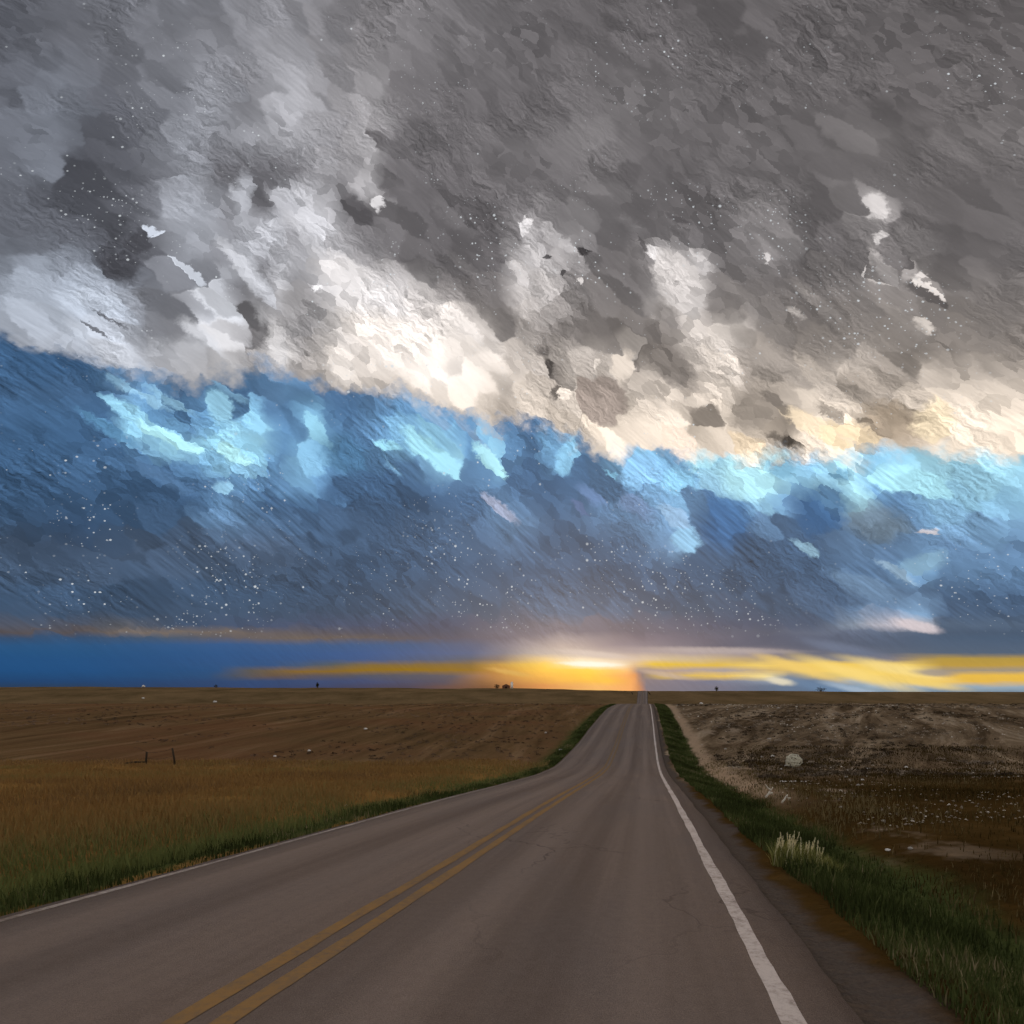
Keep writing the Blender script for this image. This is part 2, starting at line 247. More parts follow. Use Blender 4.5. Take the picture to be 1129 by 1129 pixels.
    px, py, _ = n.sep(n.v('ADD', P, n.v('ADD', n.v('SCALE', wv, sc=2.4), n.v('SCALE', n.v('SUBTRACT', cell, PW), sc=.35))))
    b = n.ramp(n.m('DIVIDE', n.m('ADD', px, .7), 1.4), [(xf(x), ((HY-y)/F,)*3) for x, y in bd])
    mask = n.mr(n.m('SUBTRACT', py, b), -.016, .016, smooth=True)
    col = n.mix(mask, lo, up)
    # tone of each dab
    r0 = n.sep(rnd)[0]
    col = n.v('SCALE', col, sc=n.mr(n.m('MULTIPLY', n.m('SUBTRACT', r0, .5), hi), -.5, .5, .75, 1.22))
    # long slanted strokes and a fine embossed grain
    s1 = n.noise(rot(P, 9), 120, 4, .6)
    s2 = n.noise(rot(n.v('ADD', P, (.0022, .0022, 0)), 9), 120, 4, .6)
    em = n.m('SUBTRACT', s1, s2)
    g1 = n.noise(rot(PW, 2.5), 150, 4, .65); g2 = n.noise(rot(n.v('ADD', PW, (.0016, .0018, 0)), 2.5), 150, 4, .65)
    em2 = n.m('SUBTRACT', g1, g2)
    mk = n.mr(n.noise(P, 7, 2), .45, .64, .06, 1, smooth=True); mk2 = n.mr(n.noise(n.v('ADD', P, (3, 5, 0)), 8, 2), .44, .62, .08, 1, smooth=True)
    mk = n.m('MULTIPLY', mk, n.mr(mask, 0, 1, 1, .35))
    e = n.m('ADD', n.m('MULTIPLY', n.m('MULTIPLY', em, mk), 1.5), n.m('MULTIPLY', n.m('MULTIPLY', em2, mk2), 1.6))
    e = n.m('MULTIPLY', e, n.mr(hi, 0, 1, .12, 1))
    soft = n.m('MULTIPLY', n.m('SUBTRACT', n.noise(rot(P, 4), 26, 4, .6), .5), n.mr(hi, 0, 1, .2, .5))
    col = n.v('SCALE', col, sc=n.m('MAXIMUM', n.m('ADD', 1.0, n.m('ADD', e, soft)), .25))
    # flecks
    clus = None
    for cx_, cy_, L_, w_, a_ in ((540,270,130,90,50),(970,345,170,120,20),(120,225,70,60,0),(760,225,120,50,20),(105,575,60,70,0),(520,640,180,90,40),(740,650,260,90,20),(255,640,120,90,35),(860,250,60,90,0),(230,690,110,30,10),(450,400,120,50,30)):
        mp = n.new('ShaderNodeMapping', vector_type='TEXTURE'); n.put(mp.inputs[0], PW)
        mp.inputs[1].default_value = (math.atan((cx_-CX)/F), (HY-cy_)/F, 0); mp.inputs[2].default_value = (0, 0, -math.radians(a_)); mp.inputs[3].default_value = (L_*.5/F, w_*.5/F, 1)
        ln = n.new('ShaderNodeVectorMath', operation='LENGTH'); n.l.new(mp.outputs[0], ln.inputs[0])
        k_ = n.mr(ln.outputs['Value'], 1.25, .5, 0, .8, True); clus = k_ if clus is None else n.m('MAXIMUM', clus, k_)
    for sc, thr, rad_, seed, amt in ((170, .60, .36, 0, .8), (80, .86, .24, 4, .95), (230, .55, .36, 9, .55), (120, .80, .30, 14, .8)):
        vv = n.voro(n.v('ADD', P, (seed, seed*.7, 0)), sc)
        cm = n.mr(n.noise(n.v('ADD', P, (seed+2, 1, 0)), 6.5, 3, .6), .53, .68, smooth=True)
        cm = n.m('MAXIMUM', cm, clus)
        on = n.m('MULTIPLY', n.m('GREATER_THAN', n.sep(vv['Color'])[0], thr), cm)
        size = n.m('MULTIPLY', n.sep(vv['Color'])[1], rad_)
        dot = n.mr(vv['Distance'], size, n.m('MULTIPLY', size, .45), 0, 1, smooth=True)
        dot = n.m('MULTIPLY', n.m('MULTIPLY', dot, on), n.mr(V, .06, .1, 0, amt))
        col = n.mix(dot, col, lin((222, 228, 232)))
    behind_fill = n.mr(n.m('ABSOLUTE', az), 1.2, 2.2, smooth=True)
    col = n.mix(behind_fill, col, lin((226, 224, 226)))  # unseen sky behind the camera, brightened as added fill on grass and road
    zen_fill = n.mr(V, 1.15, 2.1, smooth=True)
    col = n.mix(zen_fill, col, lin((200, 202, 208)))  # sky above the frame, also lifted to throw more fill on the ground
    bg = n.new('ShaderNodeBackground'); n.put(bg.inputs[0], col); bg.inputs[1].default_value = 1.0
    sky = n.new('ShaderNodeTexSky', sky_type='NISHITA'); sky.sun_disc = False
    sky.sun_elevation = SUN_EL; sky.sun_rotation = SUN_AZ; sky.dust_density = 2
    bg2 = n.new('ShaderNodeBackground'); n.put(bg2.inputs[0], sky.outputs[0]); bg2.inputs[1].default_value = .08
    mx = n.new('ShaderNodeMixShader'); mx.inputs[0].default_value = .025      # thin share of clear sky through the deck
    n.l.new(bg.outputs[0], mx.inputs[1]); n.l.new(bg2.outputs[0], mx.inputs[2])
    n.l.new(mx.outputs[0], out.inputs[0])
build_sky()

# ------------------------------------------------------------------ camera, sun, colour
cam = bpy.data.cameras.new('camera'); co = bpy.data.objects.new('camera', cam); C.objects.link(co); S.camera = co
co.location = (0, 0, 0); co.rotation_euler = (math.radians(90), 0, 0)
cam.sensor_width = 36; cam.lens = 36*F/1129
cam.shift_y = (HY-564.5)/1129; cam.clip_start = .05; cam.clip_end = 40000
sl = bpy.data.lights.new('sun', 'SUN'); so = bpy.data.objects.new('sun', sl); C.objects.link(so)
sl.energy = 2.2; sl.angle = math.radians(3); sl.color = (1, .72, .42)
sv = Vector((math.sin(SUN_AZ)*math.cos(SUN_EL), math.cos(SUN_AZ)*math.cos(SUN_EL), math.sin(SUN_EL)))
so.rotation_euler = sv.to_track_quat('Z', 'Y').to_euler()
S.view_settings.view_transform = 'Standard'; S.view_settings.look = 'None'; S.view_settings.exposure = 0; S.view_settings.gamma = 1
S.render.engine = 'CYCLES'; S.cycles.max_bounces = 3; S.cycles.diffuse_bounces = 2; S.cycles.glossy_bounces = 1; S.cycles.transmission_bounces = 0
S.cycles.use_adaptive_sampling = True; S.cycles.adaptive_threshold = .03; S.cycles.adaptive_min_samples = 12

# ------------------------------------------------------------------ terrain
HD = math.atan(.198); DIR = np.array([math.sin(HD), math.cos(HD)]); NRM = np.array([math.cos(HD), -math.sin(HD)])
O = np.array([-2.72, 0.0])                                  # road axis abreast of the camera
PY = np.array([-80, -30, 0, 10.5, 20, 33, 42, 50, 60, 81, 100, 118, 155, 175, 200, 300, 400, 480, 520, 560, 600])
PZ = np.array([1.5, -.1, -1.78, -2.65, -3.45, -4.62, -5.35, -5.72, -5.6, -4.75, -4.1, -3.72, -4.0, -4.7, -6.3, -12, -15, -14.2, -10.5, -4.6, -3.7])
def pchip(x, y):
    h = np.diff(x); dl = np.diff(y)/h; m = np.zeros(len(x)); m[0] = dl[0]; m[-1] = dl[-1]
    for i in range(1, len(x)-1):
        if dl[i-1]*dl[i] > 0:
            w1 = 2*h[i]+h[i-1]; w2 = h[i]+2*h[i-1]; m[i] = (w1+w2)/(w1/dl[i-1]+w2/dl[i])
    return m
PM = pchip(PY, PZ)
def prof(y):
    y = np.asarray(y, float); i = np.clip(np.searchsorted(PY, y)-1, 0, len(PY)-2)
    h = PY[i+1]-PY[i]; t = np.clip((y-PY[i])/h, 0, 1)
    return (2*t**3-3*t**2+1)*PZ[i] + (t**3-2*t**2+t)*h*PM[i] + (-2*t**3+3*t**2)*PZ[i+1] + (t**3-t**2)*h*PM[i+1]
def sm(a, b, x): t = np.clip((x-a)/(b-a), 0, 1); return t*t*(3-2*t)
def vnoise(x, y, sc, seed=0.0):                             # smooth value noise, vectorised
    x = np.asarray(x, float)/sc+seed*17.3; y = np.asarray(y, float)/sc+seed*9.1
    xi = np.floor(x); yi = np.floor(y); fx = x-xi; fy = y-yi; fx = fx*fx*(3-2*fx); fy = fy*fy*(3-2*fy)
    def h(a, b): v = np.sin(a*127.1+b*311.7+seed*74.7)*43758.5453; return v-np.floor(v)
    return (h(xi, yi)*(1-fx)+h(xi+1, yi)*fx)*(1-fy)+(h(xi, yi+1)*(1-fx)+h(xi+1, yi+1)*fx)*fy-.5
RL, RR = -3.72, 4.02                                        # paved edges, measured across the road
def across(x, y): return (x-O[0])*NRM[0]+(y-O[1])*NRM[1]
def height(x, y):
    x = np.asarray(x, float); y = np.asarray(y, float)
    z = prof(y); t = across(x, y)
    yy = np.maximum(y, 1.0)
    pxx = CX+F*x/yy
    rowpx = np.interp(pxx, [-400, 90, 300, 560, 690, 720, 850, 900, 960, 1037, 1400], [756.5, 757.5, 758.5, 759, 761.5, 762, 762, 763, 766, 768, 773])
    rowpx = rowpx + vnoise(pxx, yy*0, 60, 3)*1.2 + vnoise(pxx, yy*0, 17, 5)*.7
    far = -(rowpx-HY)/F*yy
    k = sm(560, 640, y)
    zb = np.where(y > 520, z*(1-k)+(far - (yy-640).clip(0)*.0006)*k, z)
    off = np.maximum(np.maximum(t-RR-.6, RL-.4-t), 0)       # away from the road
    near = sm(0, 6, off)
    bumps = vnoise(x, y, 9, 1)*.30 + vnoise(x, y, 3.1, 2)*.10 + vnoise(x, y, 28, 4)*.7*sm(60, 100, y)
    fl = (1 - .75*sm(120, 150, y)) * (1 - .6*(1-sm(0, 30, y)))
    ditch = -.42*np.exp(-((t-RR-2.3)/1.0)**2) - .22*np.exp(-((t-RL+2.0)/.9)**2)
    rise = .55*sm(2.5, 9, t-RR)
    return zb + bumps*near*fl + (ditch + rise*(1-sm(60, 140, y))*.5)*(1-sm(90, 150, y)*.6)
def roadz(x, y): 
    return height_base(x, y)
def height_base(x, y):
    x = np.asarray(x, float); y = np.asarray(y, float)
    z = prof(y); yy = np.maximum(y, 1.0)
    far = -(761.7-HY)/F*yy; k = sm(560, 640, y)
    return np.where(y > 520, z*(1-k)+(far-(yy-640).clip(0)*.0006)*k, z)

def mesh_from(name, verts, faces, mats=(), smooth=True, parent=None):
    me = bpy.data.meshes.new(name)
    verts = np.asarray(verts, np.float32); faces = np.asarray(faces, np.int32)
    me.vertices.add(len(verts)); me.vertices.foreach_set('co', verts.ravel())
    k = faces.shape[1]
    me.loops.add(faces.size); me.loops.foreach_set('vertex_index', faces.ravel())
    me.polygons.add(len(faces)); me.polygons.foreach_set('loop_start', np.arange(0, faces.size, k, dtype=np.int32))
    me.update(calc_edges=True)
    for m in mats: me.materials.append(m)
    me.polygons.foreach_set('use_smooth', np.full(len(faces), smooth))
    o = bpy.data.objects.new(name, me); C.objects.link(o)
    if parent: o.parent = parent
    return o
def gridfaces(nr, nc):
    i = np.arange(nr-1)[:, None]*nc+np.arange(nc-1)[None]; i = i.ravel()
    return np.stack([i, i+1, i+nc+1, i+nc], 1)
def kind(o, k, label=None):
    o['kind'] = k
    if label: o['label'] = label
    return o

def sinhspace(a, b, n, k):
    u = np.linspace(0, 1, n); return a+(b-a)*np.sinh(k*u)/np.sinh(k)
s_rows = np.unique(np.concatenate([np.linspace(-60, -4, 30), np.linspace(-4, 60, 230), np.linspace(60, 180, 200), np.linspace(180, 520, 90), np.linspace(520, 720, 130), sinhspace(720, 9000, 60, 4)]))
tl = -sinhspace(-RL+.30, 5500, 230, 7.2)[::-1]; tr = sinhspace(RR+.55, 5500, 260, 7.2)
t_cols = np.concatenate([tl, [RL-.02, RL+.12, 0, RR-.15], [RR-.02, RR+.25], tr])
SS, TT = np.meshgrid(s_rows, t_cols, indexing='ij')
GX = O[0]+DIR[0]*SS+NRM[0]*TT; GY = O[1]+DIR[1]*SS+NRM[1]*TT
GZ = height(GX, GY)
ins = (TT > RL) & (TT < RR-.05)
GZ = np.where(ins, height_base(GX, GY)-.35, GZ)
edge = (np.abs(TT-(RL-.02)) < .001) | (np.abs(TT-(RR-.02)) < .001)
GZ = np.where(edge, height_base(GX, GY)-.05, GZ)
GZ = np.where(np.abs(TT-(RR+.25)) < .001, height_base(GX, GY)-.06, GZ)

# ------------------------------------------------------------------ materials
def material(name):
    m = bpy.data.materials.new(name); m.use_nodes = True
    n = NT(m.node_tree); out = n.new('ShaderNodeOutputMaterial'); b = n.new('ShaderNodeBsdfPrincipled')
    n.l.new(b.outputs[0], out.inputs[0]); b.inputs['Roughness'].default_value = .9
    b.inputs['Specular IOR Level'].default_value = 0
    return m, n, b
def bump(n, b, h, dist, strength=1.0):
    bp = n.new('ShaderNodeBump'); bp.inputs['Distance'].default_value = dist; bp.inputs['Strength'].default_value = strength
    n.put(bp.inputs['Height'], h); n.l.new(bp.outputs[0], b.inputs['Normal'])
def simple(name, col, rough=.85, var=.25, scale=6.0):
    m, n, b = material(name)
    p = n.new('ShaderNodeTexCoord').outputs['Object']
    f = n.noise(p, scale, 4, .6)
    c = n.mix(f, tuple(v*(1-var) for v in col), tuple(v*(1+var) for v in col))
    n.put(b.inputs['Base Color'], c); b.inputs['Roughness'].default_value = rough
    bump(n, b, f, .02)
    return m

def ground_material():
    m, n, b = material('prairie soil and dry grass')
    pos = n.new('ShaderNodeNewGeometry').outputs['Position']
    x, y, z = n.sep(pos)
    t = n.m('ADD', n.m('MULTIPLY', n.m('SUBTRACT', x, float(O[0])), float(NRM[0])), n.m('MULTIPLY', y, float(NRM[1])))
    P = n.xyz(x, y, 0.0)
    nb = n.noise(P, .045, 4, .6); nm = n.noise(P, .35, 5, .65); nf = n.noise(P, 3.5, 5, .7)
    streak = n.noise(n.v('MULTIPLY', n.xyz(n.m('SUBTRACT', x, n.m('MULTIPLY', y, .14)), y, 0.0), (.32, .030, 1)), 1.0, 6, .72, dist=.5)
    streakr = n.noise(n.v('MULTIPLY', n.xyz(n.m('SUBTRACT', x, n.m('MULTIPLY', y, .55)), y, 0.0), (.22, .035, 1)), 1.0, 7, .74, dist=.7)
    # left: near rust-coloured grass, farther brown land
    nearL = n.ramp(nm, [(.3, (.15, .088, .034)), (.5, (.24, .125, .036)), (.7, (.19, .115, .040))])
    farL = n.ramp(streak, [(.30, (.055, .034, .016)), (.42, (.105, .063, .029)), (.54, (.140, .082, .038)), (.70, (.22, .140, .076))])
    farL = n.mix(n.mr(nb, .45, .62, 0, .55, True), farL, (.150, .070, .034))
    yl = n.m('ADD', y, n.m('MULTIPLY', n.m('SUBTRACT', nm, .5), 6))
    left = n.mix(n.mr(yl, 46, 54, smooth=True), nearL, farL)
    # right: near dark soil, farther mottled grey brown scrub land
    nearR = n.ramp(nm, [(.3, (.034, .019, .006)), (.55, (.055, .031, .009)), (.75, (.085, .050, .018))])
    farR = n.ramp(streakr, [(.30, (.030, .019, .010)), (.43, (.080, .053, .030)), (.53, (.165, .115, .070)), (.66, (.33, .25, .17))])
    yr = n.m('ADD', y, n.m('MULTIPLY', n.m('SUBTRACT', nm, .5), 14))
    right = n.mix(n.mr(yr, 26, 40, smooth=True), nearR, farR)
    side = n.mr(t, -1, 1)
    col = n.mix(side, left, right)
    # farthest rise past the hidden dip
    far = n.ramp(n.noise(P, .03, 5, .7), [(.35, (.10, .066, .030)), (.6, (.17, .108, .052))])
    col = n.mix(n.mr(y, 240, 400, smooth=True), col, far)
    # fine grain
    col = n.mix(.55, col, n.mix(nf, (.35, .35, .35), (1.45, 1.45, 1.45)), 'MULTIPLY')
    # green growth on both verges, a bare tan strip beyond the right one
    wob = n.m('MULTIPLY', n.m('SUBTRACT', nm, .5), 1.6)
    tw = n.m('ADD', t, wob)
    gR = n.m('MULTIPLY', n.mr(tw, RR+.7, RR+1.2, smooth=True), n.mr(tw, RR+3.1, RR+2.5, smooth=True))
    gL = n.m('MULTIPLY', n.mr(tw, RL-.05, RL-.35, smooth=True), n.mr(tw, RL-2.6, RL-1.0, smooth=True))
    green = n.ramp(nf, [(.3, (.030, .036, .012)), (.55, (.055, .066, .020)), (.8, (.12, .11, .045))])
    dg = n.mr(y, 175, 130, smooth=True)
    col = n.mix(n.m('MULTIPLY', n.m('MAXIMUM', gR, gL), dg), col, green)
    tan = n.m('MULTIPLY', n.mr(tw, RR+2.7, RR+3.1, smooth=True), n.mr(tw, RR+4.4, RR+3.4, smooth=True))
    tan = n.m('MULTIPLY', n.m('MULTIPLY', tan, dg), n.mr(y, 18, 30, 0, .9, True))
    col = n.mix(tan, col, n.mix(nf, (.22, .155, .10), (.42, .30, .20)))
    # pale bare patches on the bank and slope
    pt = n.m('MULTIPLY', n.mr(n.noise(n.v('MULTIPLY', P, (.30, .13, 1)), 1.0, 5, .7), .56, .66, smooth=True), n.m('MULTIPLY', n.mr(t, RR+2.5, RR+3.5), n.mr(y, 130, 90)))
    pt = n.m('MULTIPLY', pt, n.mr(n.m('SUBTRACT', t, n.m('MULTIPLY', y, .28)), 6, 3, .0, .9))
    col = n.mix(pt, col, n.mix(nf, (.14, .10, .065), (.36, .27, .19)))
    # gravel shoulder
    gv = n.m('MULTIPLY', n.mr(tw, RR+.55, RR+.25, smooth=True), n.mr(t, RR-.2, RR-.1))
    col = n.mix(gv, col, n.mix(n.noise(P, 22, 3, .7), (.045, .034, .028), (.11, .088, .074)))
    n.put(b.inputs['Base Color'], col)
    bump(n, b, n.m('ADD', n.m('MULTIPLY', nm, 1.2), n.m('MULTIPLY', nf, .35)), .35, .9)
    return m
MG = ground_material()
ground = kind(mesh_from('ground', np.stack([GX, GY, GZ], -1).reshape(-1, 3), gridfaces(*GX.shape)[:, ::-1], [MG]), 'structure')

def strip(name, t0, t1, ncol, dz, mat, s_lo=-12, s_hi=760, label=None, thick=0.0, jitter=0.0):
    ss = s_rows[(s_rows >= s_lo) & (s_rows <= s_hi)]
    tt = np.linspace(t0, t1, ncol)
    A, B = np.meshgrid(ss, tt, indexing='ij')
    if jitter:
        j = vnoise(ss, ss*0, .9, t0+9)*jitter + vnoise(ss, ss*0, .23, t0+3)*jitter*.6
        B = B.copy(); B[:, 0] += j; B[:, -1] += np.roll(j, 7)
    X = O[0]+DIR[0]*A+NRM[0]*B; Y = O[1]+DIR[1]*A+NRM[1]*B
    Z = height_base(X, Y) + dz + .05*(1-(B/4.2)**2)
    v = np.stack([X, Y, Z], -1).reshape(-1, 3); f = gridfaces(*X.shape)[:, ::-1]
    if thick:
        nr, nc = X.shape; base = len(v)
        lo1 = np.stack([X[:, 0]-NRM[0]*.05, Y[:, 0]-NRM[1]*.05, Z[:, 0]-thick], -1); lo2 = np.stack([X[:, -1]+NRM[0]*.05, Y[:, -1]+NRM[1]*.05, Z[:, -1]-thick], -1)
        v = np.concatenate([v, lo1, lo2]); i = np.arange(nr-1)
        e1 = np.stack([i*nc, (i+1)*nc, base+i+1, base+i], 1); e2 = np.stack([i*nc+nc-1, base+nr+i, base+nr+i+1, (i+1)*nc+nc-1], 1)
        f = np.concatenate([f, e1, e2])
    o = kind(mesh_from(name, v, f, [mat]), 'structure', label)
    return o
def asphalt():
    m, n, b = material('worn asphalt')
    pos = n.new('ShaderNodeNewGeometry').outputs['Position']
    x, y, z = n.sep(pos)
    t = n.m('ADD', n.m('MULTIPLY', n.m('SUBTRACT', x, float(O[0])), float(NRM[0])), n.m('MULTIPLY', y, float(NRM[1])))
    s = n.m('ADD', n.m('MULTIPLY', n.m('SUBTRACT', x, float(O[0])), float(DIR[0])), n.m('MULTIPLY', y, float(DIR[1])))
    Q = n.xyz(t, s, 0.0)
    long = n.noise(n.v('MULTIPLY', Q, (1.6, .03, 1)), 1.0, 4, .6)
    patch = n.noise(n.v('MULTIPLY', Q, (.5, .12, 1)), 1.0, 4, .6)
    agg = n.noise(Q, 55, 4, .8); ag2 = n.noise(Q, 9, 4, .7)
    base = n.ramp(long, [(.30, (.128, .096, .080)), (.5, (.160, .122, .102)), (.70, (.200, .152, .128))])
    base = n.mix(n.mr(patch, .4, .65, 0, .45, True), base, (.135, .112, .104))
    # tyre tracks: polished, lighter
    tr_ = n.m('ABSOLUTE', n.m('SUBTRACT', n.m('ABSOLUTE', n.m('SUBTRACT', n.m('ABSOLUTE', t), 1.85)), .8))
    trk = n.mr(tr_, .45, .05, 0, .35, True)
    base = n.mix(trk, base, (.225, .175, .150))
    oil = n.mr(n.m('ABSOLUTE', n.m('SUBTRACT', n.m('ABSOLUTE', t), 1.85)), .4, .0, 0, .3, True)
    base = n.mix(oil, base, (.098, .075, .064))
    base = n.mix(.8, base, n.mix(agg, (.35, .35, .35), (1.6, 1.6, 1.6)), 'MULTIPLY')
    base = n.mix(.35, base, n.mix(ag2, (.5, .5, .5), (1.4, 1.4, 1.4)), 'MULTIPLY')
    cr = n.voro(n.v('ADD', n.v('MULTIPLY', Q, (.5, .22, 1)), n.v('SCALE', n.noise(Q, .9, 3, .6, col=True), sc=.5)), 1.0, feature='DISTANCE_TO_EDGE')['Distance']
    crack = n.m('MULTIPLY', n.mr(cr, .011, .003, smooth=True), n.mr(n.noise(Q, .13, 2), .50, .62, 0, .45))
    base = n.mix(crack, base, (.04, .033, .03))
    n.put(b.inputs['Base Color'], base); b.inputs['Roughness'].default_value = .95
    bump(n, b, n.m('ADD', agg, n.m('MULTIPLY', crack, -1.5)), .012, .8)
    return m
MA = asphalt()
road = strip('road', RL, RR, 9, .0, MA, thick=.12, jitter=.05)
def paint(name, col, wear, worn, fade=None):
    m, n, b = material(name)
    pos = n.new('ShaderNodeNewGeometry').outputs['Position']
    a = n.noise(pos, 14, 5, .75); c = n.noise(pos, 1.3, 3, .6)
    f = n.mr(n.m('ADD', a, n.m('MULTIPLY', c, .6)), wear-.25, wear+.25, smooth=True)
    if fade: f = n.m('MAXIMUM', f, n.mr(n.sep(pos)[1], fade[0], fade[1], 0, .85, True))
    n.put(b.inputs['Base Color'], n.mix(f, col, worn)); b.inputs['Roughness'].default_value = .9
    bump(n, b, a, .006)
    return m
MW = paint('faded white road paint', (.50, .43, .39), .92, (.17, .130, .110))
MY = paint('faded yellow road paint', (.24, .140, .058), .86, (.150, .108, .074), (12, 58))
strip('edge_line', 3.50, 3.65, 2, .004, MW, jitter=.03, label='worn white line along the right edge of the road')
MWL = paint('thin worn white road paint', (.36, .31, .28), .80, (.16, .125, .105), (7, 34))
strip('edge_line', -3.60, -3.50, 2, .004, MWL, jitter=.03, label='faint white line along the left edge of the road')
strip('center_line', -.22, -.07, 2, .004, MY, jitter=.02, label='left stripe of the faded double yellow centre line')
strip('center_line', .07, .22, 2, .004, MY, jitter=.02, label='right stripe of the faded double yellow centre line')

# ------------------------------------------------------------------ grasses (stuff)
def leafmat(name, stops, rough=.8):
    m, n, b = material(name)
    at = n.new('ShaderNodeAttribute', attribute_name='tone')
    n.put(b.inputs['Base Color'], n.ramp(at.outputs['Fac'], stops)); b.inputs['Roughness'].default_value = rough
    return m
def blades(name, bx, by, h, w, tone, mat, bend=.35, zfn=height, top=None):
    n = len(bx); bz = zfn(bx, by)-.03
    a = rng.uniform(0, 2*np.pi, n); ux, uy = np.cos(a)*w*.5, np.sin(a)*w*.5
    ba = rng.uniform(0, 2*np.pi, n); bl = h*bend*rng.uniform(.2, 1.2, n); gx, gy = np.cos(ba)*bl, np.sin(ba)*bl
    v = np.empty((n, 5, 3))
    v[:, 0] = np.stack([bx-ux, by-uy, bz], 1); v[:, 1] = np.stack([bx+ux, by+uy, bz], 1)
    v[:, 2] = np.stack([bx+ux*.8+gx*.3, by+uy*.8+gy*.3, bz+h*.55], 1); v[:, 3] = np.stack([bx-ux*.8+gx*.3, by-uy*.8+gy*.3, bz+h*.55], 1)
    v[:, 4] = np.stack([bx+gx, by+gy, bz+h], 1)
    i = np.arange(n)[:, None]*5
    f = np.concatenate([i+np.array([[0, 1, 2]]), i+np.array([[0, 2, 3]]), i+np.array([[3, 2, 4]])])
    o = mesh_from(name, v.reshape(-1, 3), f, [mat], smooth=False)
    at = o.data.attributes.new('tone', 'FLOAT', 'POINT'); at.data.foreach_set('value', np.repeat(tone, 5).astype(np.float32))
    return o
def scatter(n, y0, y1, fn, power=1.0):
    """n candidate points by depth y; fn(x-extent) gives the side limits"""
    u = rng.random(n); y = y0+(y1-y0)*u**power
    a, b = fn(y); x = a+(b-a)*rng.random(n)
    return x, y
edgeL = lambda y: O[0]+.198*y+(RL-.05)/math.cos(HD)
edgeR = lambda y: O[0]+.198*y+(RR+.35)/math.cos(HD)
# dry rust-coloured grass left of the road, near the camera
MD = leafmat('dry grass blades', [(0, (.15, .094, .042)), (.4, (.255, .140, .046)), (.7, (.215, .148, .054)), (1, (.125, .135, .042))])
x, y = scatter(120000, 5.5, 52, lambda y: (-.84*y-2.5, edgeL(y)-.5), 1.05)
dl = edgeL(y)-x
keep = (vnoise(x, y, 2.3, 6)+.5) > rng.random(len(x))*.75
x, y, dl = x[keep], y[keep], dl[keep]
tone = np.clip(.42+vnoise(x, y, 5, 2)*.55+rng.normal(0, .13, len(x))+.45*sm(5, .5, dl)+.25*sm(17, 9, y), 0, 1)
o = blades('dry_grass', x, y, (.12+.2*rng.random(len(x)))*(1+.6*vnoise(x, y, 4, 3)), .010+.0012*y*.6, tone, MD); kind(o, 'stuff', 'rust coloured dry grass covering the field left of the road'); o['category'] = 'grass'
# green grass on both verges
MV = leafmat('green verge grass', [(0, (.026, .030, .010)), (.4, (.050, .062, .018)), (.7, (.085, .095, .030)), (.86, (.15, .125, .055)), (1, (.26, .20, .11))])
x, y = scatter(40000, 2.5, 150, lambda y: (edgeL(y)-1.5, edgeL(y)-.02), 1.7)
d_ = edgeL(y)-x; k = rng.random(len(x)) > sm(.1, 1.5, d_)*.9; x, y = x[k], y[k]
x2, y2 = scatter(105000, 2.2, 155, lambda y: (edgeR(y)+.25+.25*vnoise(y, y, 2, 7), edgeR(y)+2.5), 1.7)
d2 = x2-edgeR(y2); k = rng.random(len(x2)) > sm(1.6, 2.5, d2)*.9; x2, y2 = x2[k], y2[k]
x = np.concatenate([x, x2]); y = np.concatenate([y, y2])
tone = np.clip(.38+vnoise(x, y, 1.4, 8)*.75+rng.normal(0, .17, len(x)), 0, 1)
o = blades('verge_grass', x, y, (.06+.17*rng.random(len(x))**1.6)*(1+1.3*vnoise(x, y, 1.7, 3)), .009+.0008*y, tone, MV); kind(o, 'stuff', 'dark green grass along both edges of the road'); o['category'] = 'grass'
# sparse olive and brown growth on the right bank
MB = leafmat('brown bank grass', [(0, (.030, .018, .005)), (.5, (.065, .042, .013)), (1, (.20, .15, .07))])
x, y = scatter(80000, 2.6, 60, lambda y: (edgeR(y)+2.2, .88*y+6), 1.1)
keep = (vnoise(x, y, 1.9, 11)+.5) > rng.random(len(x))*.9; x, y = x[keep], y[keep]
tone = np.clip(.35+vnoise(x, y, 4, 2)*.6+rng.normal(0, .16, len(x))+.3*sm(4, 1, x-edgeR(y)-2.2), 0, 1)
o = blades('bank_grass', x, y, (.07+.13*rng.random(len(x)))*(1+.8*vnoise(x, y, 3, 5)), .010+.0007*y, tone, MB); kind(o, 'stuff', 'sparse brown grass on the bank right of the road'); o['category'] = 'grass'
# loose pale pebbles over the right slope
def pebbles(name, xs, ys, r, mat):
    base = np.array([(1, 0, 0), (.4, .9, 0), (-.5, .8, 0), (-1, -.1, 0), (-.4, -.9, 0), (.6, -.8, 0), (.2, .1, .8)]); n = len(xs)
    a = rng.uniform(0, 6.28, n); v = np.empty((n, 7, 3)); jit = rng.uniform(.7, 1.3, (n, 7, 1))
    bx, by = base[:, 0], base[:, 1]
    v[:, :, 0] = np.cos(a)[:, None]*bx-np.sin(a)[:, None]*by; v[:, :, 1] = np.sin(a)[:, None]*bx+np.cos(a)[:, None]*by; v[:, :, 2] = base[:, 2]
    v *= jit*r[:, None, None]; v[:, :, 0] += xs[:, None]; v[:, :, 1] += ys[:, None]; v[:, :, 2] += (height(xs, ys)+.01)[:, None]
    f = np.array([(i, (i+1) % 6, 6) for i in range(6)])[None]+np.arange(n)[:, None, None]*7
    return mesh_from(name, v.reshape(-1, 3), f.reshape(-1, 3), [mat], smooth=False)
M_peb, n_, b_ = material('pale pebbles')
